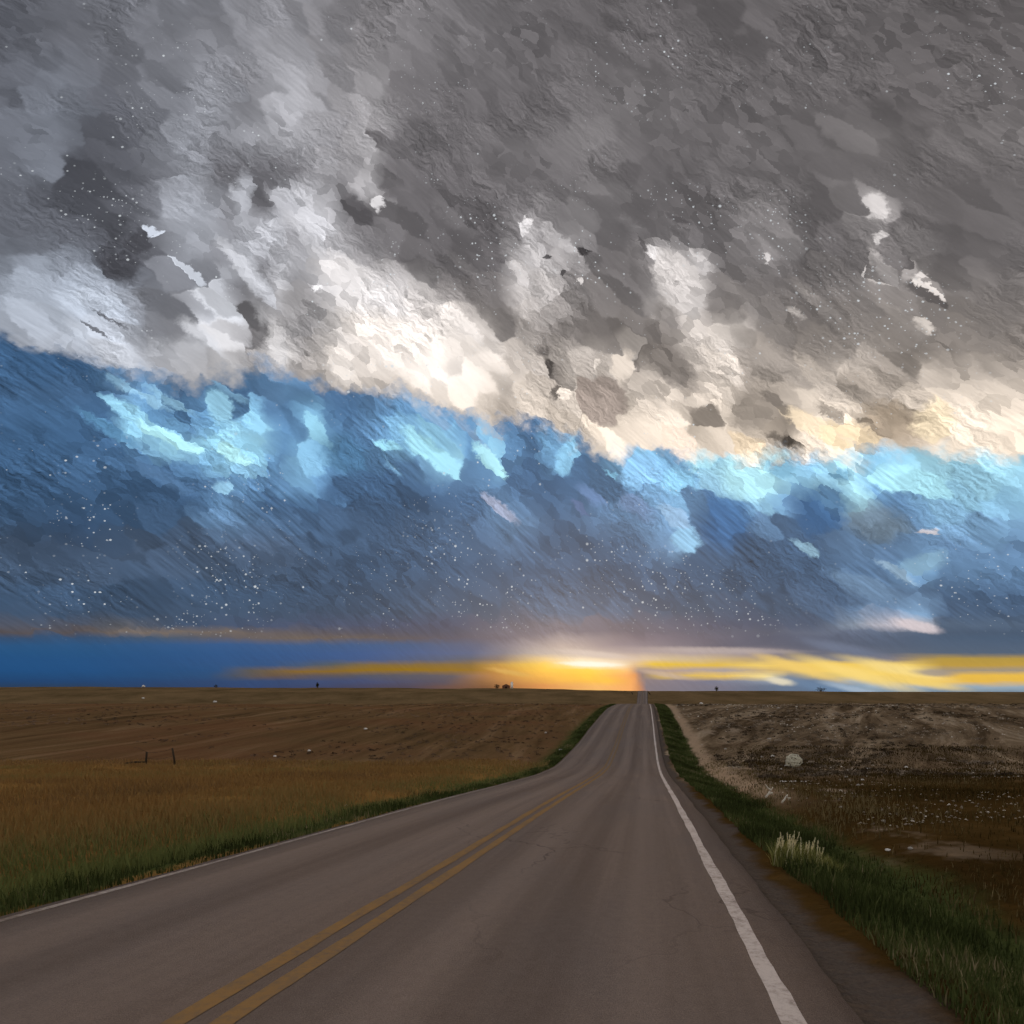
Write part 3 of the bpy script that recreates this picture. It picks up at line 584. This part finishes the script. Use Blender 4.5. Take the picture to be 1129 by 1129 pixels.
n_.put(b_.inputs['Base Color'], n_.ramp(n_.noise(n_.new('ShaderNodeNewGeometry').outputs['Position'], 1.7, 2), [(.35, (.10, .075, .05)), (.55, (.30, .25, .19)), (.7, (.60, .54, .45))]))
x, y = scatter(5200, 14, 150, lambda y: (edgeR(y)+3, .80*y+6), 1.3)
k = vnoise(x, y, 7, 14)+vnoise(x, y, 2.5, 16)*.6 > .12; x, y = x[k], y[k]
o = pebbles('pebbles', x, y, (.010+.0011*y)*rng.uniform(.4, 1.5, len(x)), M_peb); kind(o, 'stuff', 'loose pale pebbles sprinkled over the slope right of the road'); o['category'] = 'pebbles'
# low scrub clumps over the far slopes
def clumps(name, xs, ys, size, tone, mat, per=26):
    n = len(xs); N = n*per
    ci = np.repeat(np.arange(n), per)
    th = rng.uniform(0, 2*np.pi, N); ph = np.arccos(rng.random(N)); r = size[ci]*rng.uniform(.55, 1, N)
    cx = xs[ci]+np.cos(th)*np.sin(ph)*r; cy = ys[ci]+np.sin(th)*np.sin(ph)*r; cz = (height(xs, ys)-.05)[ci]+np.cos(ph)*r*.65
    L = size[ci]*.34
    a = rng.normal(size=(N, 3)); a /= np.linalg.norm(a, axis=1)[:, None]; b = rng.normal(size=(N, 3)); b -= (a*b).sum(1)[:, None]*a; b /= np.linalg.norm(b, axis=1)[:, None]
    c = np.stack([cx, cy, cz], 1)
    v = np.stack([c-a*L[:, None], c+b*L[:, None]*.5, c+a*L[:, None]], 1)
    f = np.arange(N*3).reshape(-1, 3)
    o = mesh_from(name, v.reshape(-1, 3), f, [mat], smooth=False)
    at = o.data.attributes.new('tone', 'FLOAT', 'POINT'); at.data.foreach_set('value', np.repeat(np.clip(tone[ci]+rng.normal(0, .1, N), 0, 1), 3).astype(np.float32))
    return o
MS = leafmat('scrub leaves', [(0, (.028, .020, .012)), (.4, (.070, .050, .032)), (.75, (.15, .115, .080)), (1, (.30, .24, .18))])
x, y = scatter(5200, 34, 172, lambda y: (edgeR(y)+4, .88*y+8), 1.2)
k = vnoise(x, y, 11, 4)+vnoise(x, y, 3.5, 6)*.6 > -.05; x, y = x[k], y[k]
tone = np.clip(.42+vnoise(x, y, 8, 9)*1.2+rng.normal(0, .2, len(x)), 0, 1)
o = clumps('scrub', x, y, rng.uniform(.10, .42, len(x)), tone, MS); kind(o, 'stuff', 'low grey brown scrub over the slope right of the road'); o['category'] = 'scrub'
ML = leafmat('field scrub leaves', [(0, (.055, .036, .024)), (.4, (.10, .066, .044)), (.75, (.15, .10, .068)), (1, (.24, .17, .12))])
x, y = scatter(3800, 54, 172, lambda y: (-.84*y-4, edgeL(y)-2.5), 1.2)
k = (vnoise(x, y, 16, 4)+vnoise(x, y, 4, 6)*.5+.35*sm(-40, 0, x) > -.02); x, y = x[k], y[k]
tone = np.clip(.4+vnoise(x, y, 9, 9)*1.0+rng.normal(0, .15, len(x)), 0, 1)
o = clumps('field_scrub', x, y, rng.uniform(.10, .34, len(x)), tone, ML); kind(o, 'stuff', 'low reddish brown scrub over the slope left of the road'); o['category'] = 'scrub'

# ------------------------------------------------------------------ things
def at(px, py, y=None):
    """ground point met by the sight line that the photograph shows at (px, py)"""
    kx, kz = (px-CX)/F, -(py-HY)/F
    ys = np.arange(4, 900, .1)
    hz = height(kx*ys, ys)-kz*ys
    i = np.where((hz[1:] > 0) & (hz[:-1] <= 0))[0]
    yy = float(ys[i[0]]) if len(i) else 600.
    if y is not None: yy = y
    return Vector((kx*yy, yy, float(height(kx*yy, yy))))
def tag(o, label, cat, group=None):
    o['label'] = label; o['category'] = cat
    if group: o['group'] = group
    return o
def bmobj(name, bm, mat, parent=None, loc=(0, 0, 0), smooth=True):
    me = bpy.data.meshes.new(name); bm.normal_update(); bm.to_mesh(me); bm.free(); me.materials.append(mat)
    for p in me.polygons: p.use_smooth = smooth
    o = bpy.data.objects.new(name, me); C.objects.link(o); o.location = loc
    if parent: o.parent = parent
    return o
def tube(bm, pts, radii, seg=8, cap=True):
    rings = []; pts = [Vector(p) for p in pts]
    for i, p in enumerate(pts):
        d = (pts[min(i+1, len(pts)-1)]-pts[max(i-1, 0)]).normalized()
        u = d.cross(Vector((0, 0, 1)) if abs(d.z) < .9 else Vector((1, 0, 0))).normalized(); w = d.cross(u)
        rings.append([bm.verts.new(p+(u*math.cos(2*math.pi*k/seg)+w*math.sin(2*math.pi*k/seg))*radii[i]) for k in range(seg)])
    for a, b in zip(rings, rings[1:]):
        for k in range(seg): bm.faces.new((a[k], a[(k+1) % seg], b[(k+1) % seg], b[k]))
    if cap: bm.faces.new(rings[0][::-1]); bm.faces.new(rings[-1])
def boxb(bm, x0, x1, y0, y1, z0, z1):
    v = [bm.verts.new((x, y, z)) for z in (z0, z1) for x, y in ((x0, y0), (x1, y0), (x1, y1), (x0, y1))]
    for f in ((3, 2, 1, 0), (4, 5, 6, 7), (0, 1, 5, 4), (1, 2, 6, 5), (2, 3, 7, 6), (3, 0, 4, 7)): bm.faces.new([v[i] for i in f])
def empty(name, loc, label, cat, group=None):
    o = bpy.data.objects.new(name, None); C.objects.link(o); o.location = loc; o.empty_display_size = .3
    return tag(o, label, cat, group)

# stones -----------------------------------------------------------
M_st = simple('pale limestone', (.62, .58, .52), .8, .25, 3)
M_st2 = simple('grey fieldstone', (.34, .30, .25), .85, .3, 3)
def stone_bm(r, seed, flat=.7):
    bm = bmesh.new(); bmesh.ops.create_icosphere(bm, subdivisions=3, radius=1)
    for v in bm.verts:
        n1 = mn.noise(v.co*1.3+Vector((seed*3.1, seed, 0))); n2 = mn.noise(v.co*3.2+Vector((seed, 0, seed*2)))
        v.co *= 1+.38*n1+.14*n2
        v.co.x *= r*1.15; v.co.y *= r; v.co.z = v.co.z*r*flat
        if v.co.z < -r*.3: v.co.z = -r*.3
    return bm
def stone(px, py, wpx, label, group, mat=None, flat=.75):
    p = at(px, py); r = max(.04, wpx*.5*p.y/F)
    o = bmobj('stone', stone_bm(r, random.uniform(0, 50), flat), mat or M_st, loc=p+Vector((0, 0, r*.15)))
    o.rotation_euler.z = random.uniform(0, 6.28)
    return tag(o, label, 'stone', group)
G1 = 'pale stones scattered on the slope right of the road'
for px, py, w, lab, mt in (
 (867, 845, 4.4, 'bright white stone at the left foot of the round tumbleweed', 0),
 (861, 848, 2.6, 'small pale stone just left of the white stone by the tumbleweed', 0),
 (934, 850, 2.8, 'upper of two pale stones one above the other on the right slope', 0),
 (933, 857, 2.8, 'lower of two pale stones one above the other on the right slope', 0),
 (957, 848, 3.6, 'white stone at the top of the pale stone scatter, right slope', 0),
 (962, 844, 2.4, 'small pale stone just above the top white stone of the scatter', 1),
 (951, 854, 2.2, 'grey stone in the middle of the pale stone scatter, right slope', 1),
 (955, 856, 2.2, 'thin grey stone just right of the middle stone of the scatter', 1),
 (951, 860, 3.0, 'tan stone low in the pale stone scatter, right slope', 0),
 (946, 866, 3.6, 'pale stone at the bottom of the scatter on the right slope', 0),
 (939, 875, 2.6, 'dull stone lying alone below the scatter on dark soil', 1),
 (999, 846, 3.2, 'pale stone standing apart at the right of the scatter', 0),
 (1014, 853, 3.2, 'farthest right bright stone of the right slope', 0),
 (1004, 857, 2.0, 'small grey stone between the two rightmost bright stones', 1),
 (1026, 852, 2.0, 'small grey stone at the far right end of the slope', 1),
 (848, 815, 3.6, 'pale stone high on the slope above the tumbleweed', 1),
 (773, 776, 3.4, 'pale stone near the skyline right of the road crest', 0),
 (858, 781, 3.4, 'paler of two stones near the skyline on the right slope', 1),
 (800, 826, 3.0, 'grey stone beside the dirt strip, right of the road', 1),
 (852, 834, 3.6, 'pale pointed stone up left of the tumbleweed', 0),
 (840, 835, 3.0, 'dull grey stone left of the pale pointed stone', 1),
 (974, 905, 1.8, 'tiny pale stone on dark soil near the right corner', 1),
 (927, 890, 1.8, 'tiny pale stone on dark soil above the tufted plant', 1),
 (979, 937, 2.4, 'small pale stone at the bottom right on dark soil', 0),
 (1004, 935, 2.2, 'small dull stone right of the pale bottom stone', 1)):
    stone(px, py, w, lab, G1, M_st2 if mt else M_st)
G2 = 'pale stones scattered in the field left of the road'
for px, py, w, lab in (
 (303, 834, 3.2, 'left white stone of two lying in the hollow of the left field'),
 (341, 828, 3.4, 'right white stone of two lying in the hollow of the left field'),
 (403, 804, 3.4, 'dull pale stone on the brown slope left of the road'),
 (618, 827, 2.8, 'narrow pale stone near the left verge where the road bends down'),
 (602, 808, 2.4, 'small pale stone higher up the slope near the left verge'),
 (158, 770, 2.8, 'small white stone just below the skyline at the far left'),
 (237, 774, 3.4, 'dull white stone on the dark strip below the left skyline'),
 (382, 888, 1.6, 'tiny pale stone among rust coloured grass by the left verge')):
    stone(px, py, w, lab, G2)
# rubble patch under the tumbleweed: a low tan heap
G3 = 'pale pebbles in a row under the tan dirt patch'
for i, (px, w) in enumerate(((862, 3.4), (866, 2.6), (872, 3.2), (877, 3.0), (884, 2.8), (888, 2.4))):
    stone(px, 862-.1*(i % 2), w, ('leftmost pebble', 'second pebble from the left', 'third pebble from the left', 'fourth pebble from the left', 'fifth pebble from the left', 'rightmost pebble')[i]+' in the row under the tan dirt patch', G3)

# tumbleweed -------------------------------------------------------
M_tw = simple('bleached tangled twigs', (.56, .52, .40), .9, .35, 9)
p = at(875, 846); R = 8.6*p.y/F
bm = bmesh.new()
for k in range(18):
    ax = Vector((random.gauss(0, 1), random.gauss(0, 1), random.gauss(0, 1))).normalized(); u = ax.orthogonal().normalized(); w = ax.cross(u)
    rr = R*random.uniform(.62, 1.0); h = random.uniform(-.5, .5)*R; q = math.sqrt(max(R*R-h*h, .04)); a0 = random.uniform(0, 6.28); ln = random.uniform(1.5, 4.5)
    pts = [ax*h*.8+(u*math.cos(a0+ln*i/9)+w*math.sin(a0+ln*i/9))*min(rr, q)*(1+.10*random.uniform(-1, 1)) for i in range(10)]
    tube(bm, pts, [.03+.015*random.random()]*10, 4)
for k in range(12):
    ax = Vector((random.gauss(0, 1), random.gauss(0, 1), random.gauss(0, 1))).normalized()
    pts = [ax*R*f+Vector((random.gauss(0, .05), random.gauss(0, .05), random.gauss(0, .05)))*R*2*f for f in (.05, .4, .75, 1.02)]
    tube(bm, pts, [.03, .022, .016, .008], 4)
for v in bm.verts: v.co.z *= .88
tag(bmobj('tumbleweed', bm, M_tw, loc=p+Vector((0, 0, R*.80)), smooth=False), 'round pale tumbleweed of tangled twigs lying on the right slope', 'tumbleweed')

# bleached forked branches ------------------------------------------
M_br = simple('bleached bare wood', (.60, .54, .44), .85, .2, 12)
def branch(px, py, hpx, arms, label):
    p = at(px, py); k = p.y/F; bm = bmesh.new()
    for a in arms:
        pts = [Vector((q[0]*k, q[2]*k if len(q) > 2 else 0, q[1]*k)) for q in a]
        sub = []
        for i in range(len(pts)-1):
            for f in (0, .5): sub.append(pts[i].lerp(pts[i+1], f)+Vector((random.uniform(-.3, .3), random.uniform(-.3, .3), random.uniform(-.2, .2)))*k*(f > 0))
        sub.append(pts[-1])
        m_ = len(sub)-1; tube(bm, sub, [k*(1.15-.75*i/m_) for i in range(m_+1)], 7)
    return tag(bmobj('dead_branch', bm, M_br, loc=p), label, 'branch', 'bleached branches lying right of the road')
branch(849, 879, 15, [[(-5, 0), (-2, 4), (1, 8, 1), (4, 11, 2)], [(1, 8), (-2, 10, -1), (-6, 15, -2)], [(-1, 4), (3, 5, 1), (4, 2, 3)]], 'bleached forked branch standing up like a crooked cross, right of the road')
branch(867, 885, 9, [[(-5, 0), (-2, 4), (0, 7, 1), (3, 5, 2), (5, 1, 3)], [(0, 7), (2, 9, 2)], [(2, 5), (4, 6, -2)]], 'low arched bleached branch on dark soil right of the crooked one')

# tufted plant in the verge ------------------------------------------
def tufted(px, py, wpx, hpx, n, label, light, depth=None):
    p = at(px, py, depth); k = p.y/F
    root = empty('tufted_plant', p, label, 'plant')
    nb = n; a = rng.uniform(0, 2*np.pi, nb); r = wpx*.5*k*np.sqrt(rng.random(nb))*.8
    bx = p.x+np.cos(a)*r; by = p.y+np.sin(a)*r
    o = blades('leaves', bx, by, hpx*k*rng.uniform(.45, 1.0, nb)*(1-.35*(r/(wpx*.5*k))**2), np.full(nb, .014), np.clip(rng.normal(.5, .22, nb), 0, 1), M_tuft, bend=.42)
    o.data.transform(Matrix.Translation(-p)); o.parent = root
    # feathery seed heads
    bm = bmesh.new()
    for j in range(light):
        a_ = random.uniform(0, 6.28); r_ = random.uniform(0, wpx*.36*k); q = Vector((math.cos(a_)*r_, math.sin(a_)*r_, 0)); h = hpx*k*random.uniform(.75, 1.08)
        lean = Vector((random.uniform(-.1, .16), random.uniform(-.1, .1), 0))
        tube(bm, [q, q+Vector((0, 0, h*.5))+lean*.4*h, q+Vector((0, 0, h*.72))+lean*h], [.004, .004, .005], 5)
        for m_ in range(26):
            f = random.random(); c = q+lean*h*(1+.5*f)+Vector((0, 0, h*(.70+.30*f)))
            e = Vector((random.gauss(0, .5), random.gauss(0, .5), 1)).normalized(); L = .035*(1-.4*f)
            s_ = e.cross(Vector((random.gauss(0, 1), random.gauss(0, 1), 0))).normalized()*.006
            vs = [bm.verts.new(c-s_), bm.verts.new(c+s_), bm.verts.new(c+e*L)]; bm.faces.new(vs)
    bmobj('seed_heads', bm, M_seed, root, smooth=False)
    return root
M_tuft = leafmat('tufted plant leaves', [(0, (.07, .08, .018)), (.4, (.17, .17, .045)), (.75, (.34, .31, .11)), (1, (.55, .50, .26))])
M_seed = simple('pale seed heads', (.70, .62, .38), .9, .25, 20)
tufted(868, 956, 42, 36, 520, 'pale feathery tufted plant at the green verge, palest and leftmost of the three', 22, 9.9)
tufted(893, 958, 34, 32, 380, 'yellow green tufted plant, the middle one of three at the right verge', 7, 10.1)
tufted(914, 962, 30, 24, 260, 'short olive tufted plant, rightmost and lowest of the three', 3, 10.2)

# broken wire fence in the left field --------------------------------
M_post = simple('dark weathered post wood', (.045, .034, .024), .9, .4, 10)
M_wire = simple('rusty wire', (.06, .045, .035), .7, .3, 10)
p1 = at(161, 842); p2 = at(193, 840, p1.y-.6)
root = empty('wire_fence', (p1+p2)/2, 'two dark leaning posts joined by sagging wire in the left field', 'fence')
c0 = (p1+p2)/2; k = p1.y/F
def post(p, hpx, leanpx, r):
    bm = bmesh.new(); b = p-c0
    tube(bm, [b+Vector((0, 0, -.2)), b+Vector((leanpx*k*.4, 0, hpx*k*.45)), b+Vector((leanpx*k, 0, hpx*k))], [r*1.15, r, r*.9], 9)
    bmobj('post', bm, M_post, root)
    return b+Vector((leanpx*k, 0, hpx*k))
t1 = post(p1, 13, .8, .075); t2 = post(p2, 18, -3, .07)
for f0, f1, sag in ((.95, .97, -.10), (.5, .55, -.16)):
    a = t1*f0+(p1-c0)*(1-f0); b = t2*f1+(p2-c0)*(1-f1); bm = bmesh.new()
    tube(bm, [a.lerp(b, i/12)+Vector((0, 0, sag*4*(i/12)*(1-i/12))) for i in range(13)], [.012]*13, 5); bmobj('wire', bm, M_wire, root)
bm = bmesh.new(); a = t1; 
tube(bm, [a, a+Vector((-.35, .1, .12)), a+Vector((-.8, .2, .30)), a+Vector((-1.1, .2, .28))], [.012]*4, 5); bmobj('wire', bm, M_wire, root)
bm = bmesh.new(); b_ = p1-c0
tube(bm, [b_+Vector((-1.5, -.1, .05)), b_+Vector((-.8, 0, .12)), b_+Vector((-.1, .05, .12))], [.05, .07, .06], 7); bmobj('rail', bm, M_post, root)

# barn, silo and bushes on the skyline ------------------------------
def skyline(px, d, lift=0.0):
    x = (px-CX)/F*d; return Vector((x, d, float(height(x, d))+lift))
M_wall = simple('brown barn boards', (.16, .075, .045), .85, .25, 2)
M_roof = simple('rusty barn roof', (.22, .11, .075), .6, .3, 2)
M_dark = simple('dark opening', (.02, .015, .012), .9, .1, 2)
M_silo = simple('pale metal silo', (.80, .72, .62), .35, .12, 1.5)
p = skyline(558, 632); root = empty('barn', p, 'small brown barn on the skyline just left of the orange glow', 'barn')
bm = bmesh.new(); w, dpt, h, rg = 3.6, 2.6, 2.4, 4.0
pr = [(-w, 0), (w, 0), (w, h), (0, rg), (-w, h)]
a = [bm.verts.new((x_, -dpt, z_-.6 if z_ == 0 else z_)) for x_, z_ in pr]; b = [bm.verts.new((x_, dpt, z_-.6 if z_ == 0 else z_)) for x_, z_ in pr]
bm.faces.new(a); bm.faces.new(b[::-1])
for i in range(5): bm.faces.new((a[(i+1) % 5], a[i], b[i], b[(i+1) % 5]))
bmobj('wall', bm, M_wall, root, smooth=False)
bm = bmesh.new()
for s_ in (-1, 1):
    q = [(0, rg+.18), (s_*(w+.4), h-.02), (s_*(w+.4), h-.20), (0, rg+.003)]
    a = [bm.verts.new((x_, -dpt-.4, z_)) for x_, z_ in q]; b = [bm.verts.new((x_, dpt+.4, z_)) for x_, z_ in q]
    bm.faces.new(a); bm.faces.new(b[::-1])
    for i in range(4): bm.faces.new((a[(i+1) % 4], a[i], b[i], b[(i+1) % 4]))
bmobj('roof', bm, M_roof, root, smooth=False)
bm = bmesh.new(); boxb(bm, -.9, .9, -dpt-.06, -dpt-.01, -.3, 1.9); bmobj('door', bm, M_dark, root, smooth=False)
p = skyline(564.3, 628); root = empty('silo', p, 'bright pale silo beside the small brown barn on the skyline', 'silo')
bm = bmesh.new(); tube(bm, [(0, 0, -.6), (0, 0, 5.2)], [1.15, 1.15], 24); bmobj('wall', bm, M_silo, root)
bm = bmesh.new(); tube(bm, [(0, 0, 5.2), (0, 0, 5.75), (0, 0, 6.1), (0, 0, 6.22)], [1.2, .95, .5, .08], 24); bmobj('dome', bm, M_silo, root)
p = skyline(559.5, 626); root = None
M_bush = leafmat('dark bush leaves', [(0, (.018, .016, .010)), (.5, (.035, .032, .018)), (1, (.06, .055, .03))])
M_trunk = simple('bush stems', (.05, .035, .025), .9, .3, 4)
def bush(px, d, wpx, hpx, label, group='dark bushes along the skyline'):
    p = skyline(px, d); k = d/F; W_, H_ = wpx*k*.5, hpx*k
    root = empty('bush', p, label, 'bush', group)
    N = 420; u = rng.normal(size=(N, 3)); u /= np.linalg.norm(u, axis=1)[:, None]; r = rng.random(N)**.4
    c = u*r[:, None]*np.array([W_, W_, H_*.5])+np.array([0, 0, H_*.55]); c[:, 0] += W_*.15*np.sin(c[:, 2]*3)
    L = .22*H_*rng.uniform(.5, 1.1, N); a = rng.normal(size=(N, 3)); a /= np.linalg.norm(a, axis=1)[:, None]; b = rng.normal(size=(N, 3)); b /= np.linalg.norm(b, axis=1)[:, None]
    v = np.stack([c-a*L[:, None]*.5, c+b*L[:, None]*.35, c+a*L[:, None]*.5], 1).reshape(-1, 3)
    o = mesh_from('crown', v, np.arange(N*3).reshape(-1, 3), [M_bush], smooth=False, parent=root)
    t_ = o.data.attributes.new('tone', 'FLOAT', 'POINT'); t_.data.foreach_set('value', np.repeat(rng.random(N), 3).astype(np.float32))
    bm = bmesh.new()
    for j in range(3): tube(bm, [(0, 0, -.3), (W_*.2*(j-1), .1*(j-1), H_*.4), (W_*.45*(j-1), 0, H_*.75)], [.09*H_, .05*H_, .02*H_], 6)
    bmobj('stem', bm, M_trunk, root)
bush(238, 640, 4.5, 3, 'flat dark bush on the left skyline, farthest left of the bushes')
bush(350, 640, 3, 5.5, 'narrow upright dark bush on the left skyline')
bush(548, 622, 6, 5, 'dark bush left of the small barn on the skyline')
bush(790, 610, 4.5, 5, 'small dark leaning bush on the skyline right of the road')
bush(905, 612, 12, 5, 'wide low dark bush on the right skyline')
p_ = at(158, 757, 640); o = bmobj('stone', stone_bm(1.4, 3.3, 1.0), M_st, loc=skyline(158, 640, .6)); tag(o, 'white boulder on the skyline at the far left', 'stone')

# poles beside the road where it tops the far rise -------------------
def pole(px, pyb, pyt, d, leanpx, label, r):
    x = (px-CX)/F*d; z0 = float(height(x, d)); zt = -(pyt-HY)/F*d; k = d/F
    bm = bmesh.new(); h = zt-z0; l = leanpx*k
    tube(bm, [(l, 0, -.5), (l*.5, 0, h*.5), (0, 0, h)], [r*1.15, r, r*.8], 9)
    tag(bmobj('wooden_pole', bm, M_post, loc=(x, d, z0)), label, 'pole', 'wooden poles where the road tops the far rise')
pole(696.3, 775, 763, 545, 1.6, 'dark leaning pole on the left of the road at the far rise', .34)
pole(714.6, 777, 762.5, 545, 2.6, 'added dark leaning pole standing in for verge shade right of the road at the far rise', .34)  # added pole, stands in for the dark line of shade along the verge
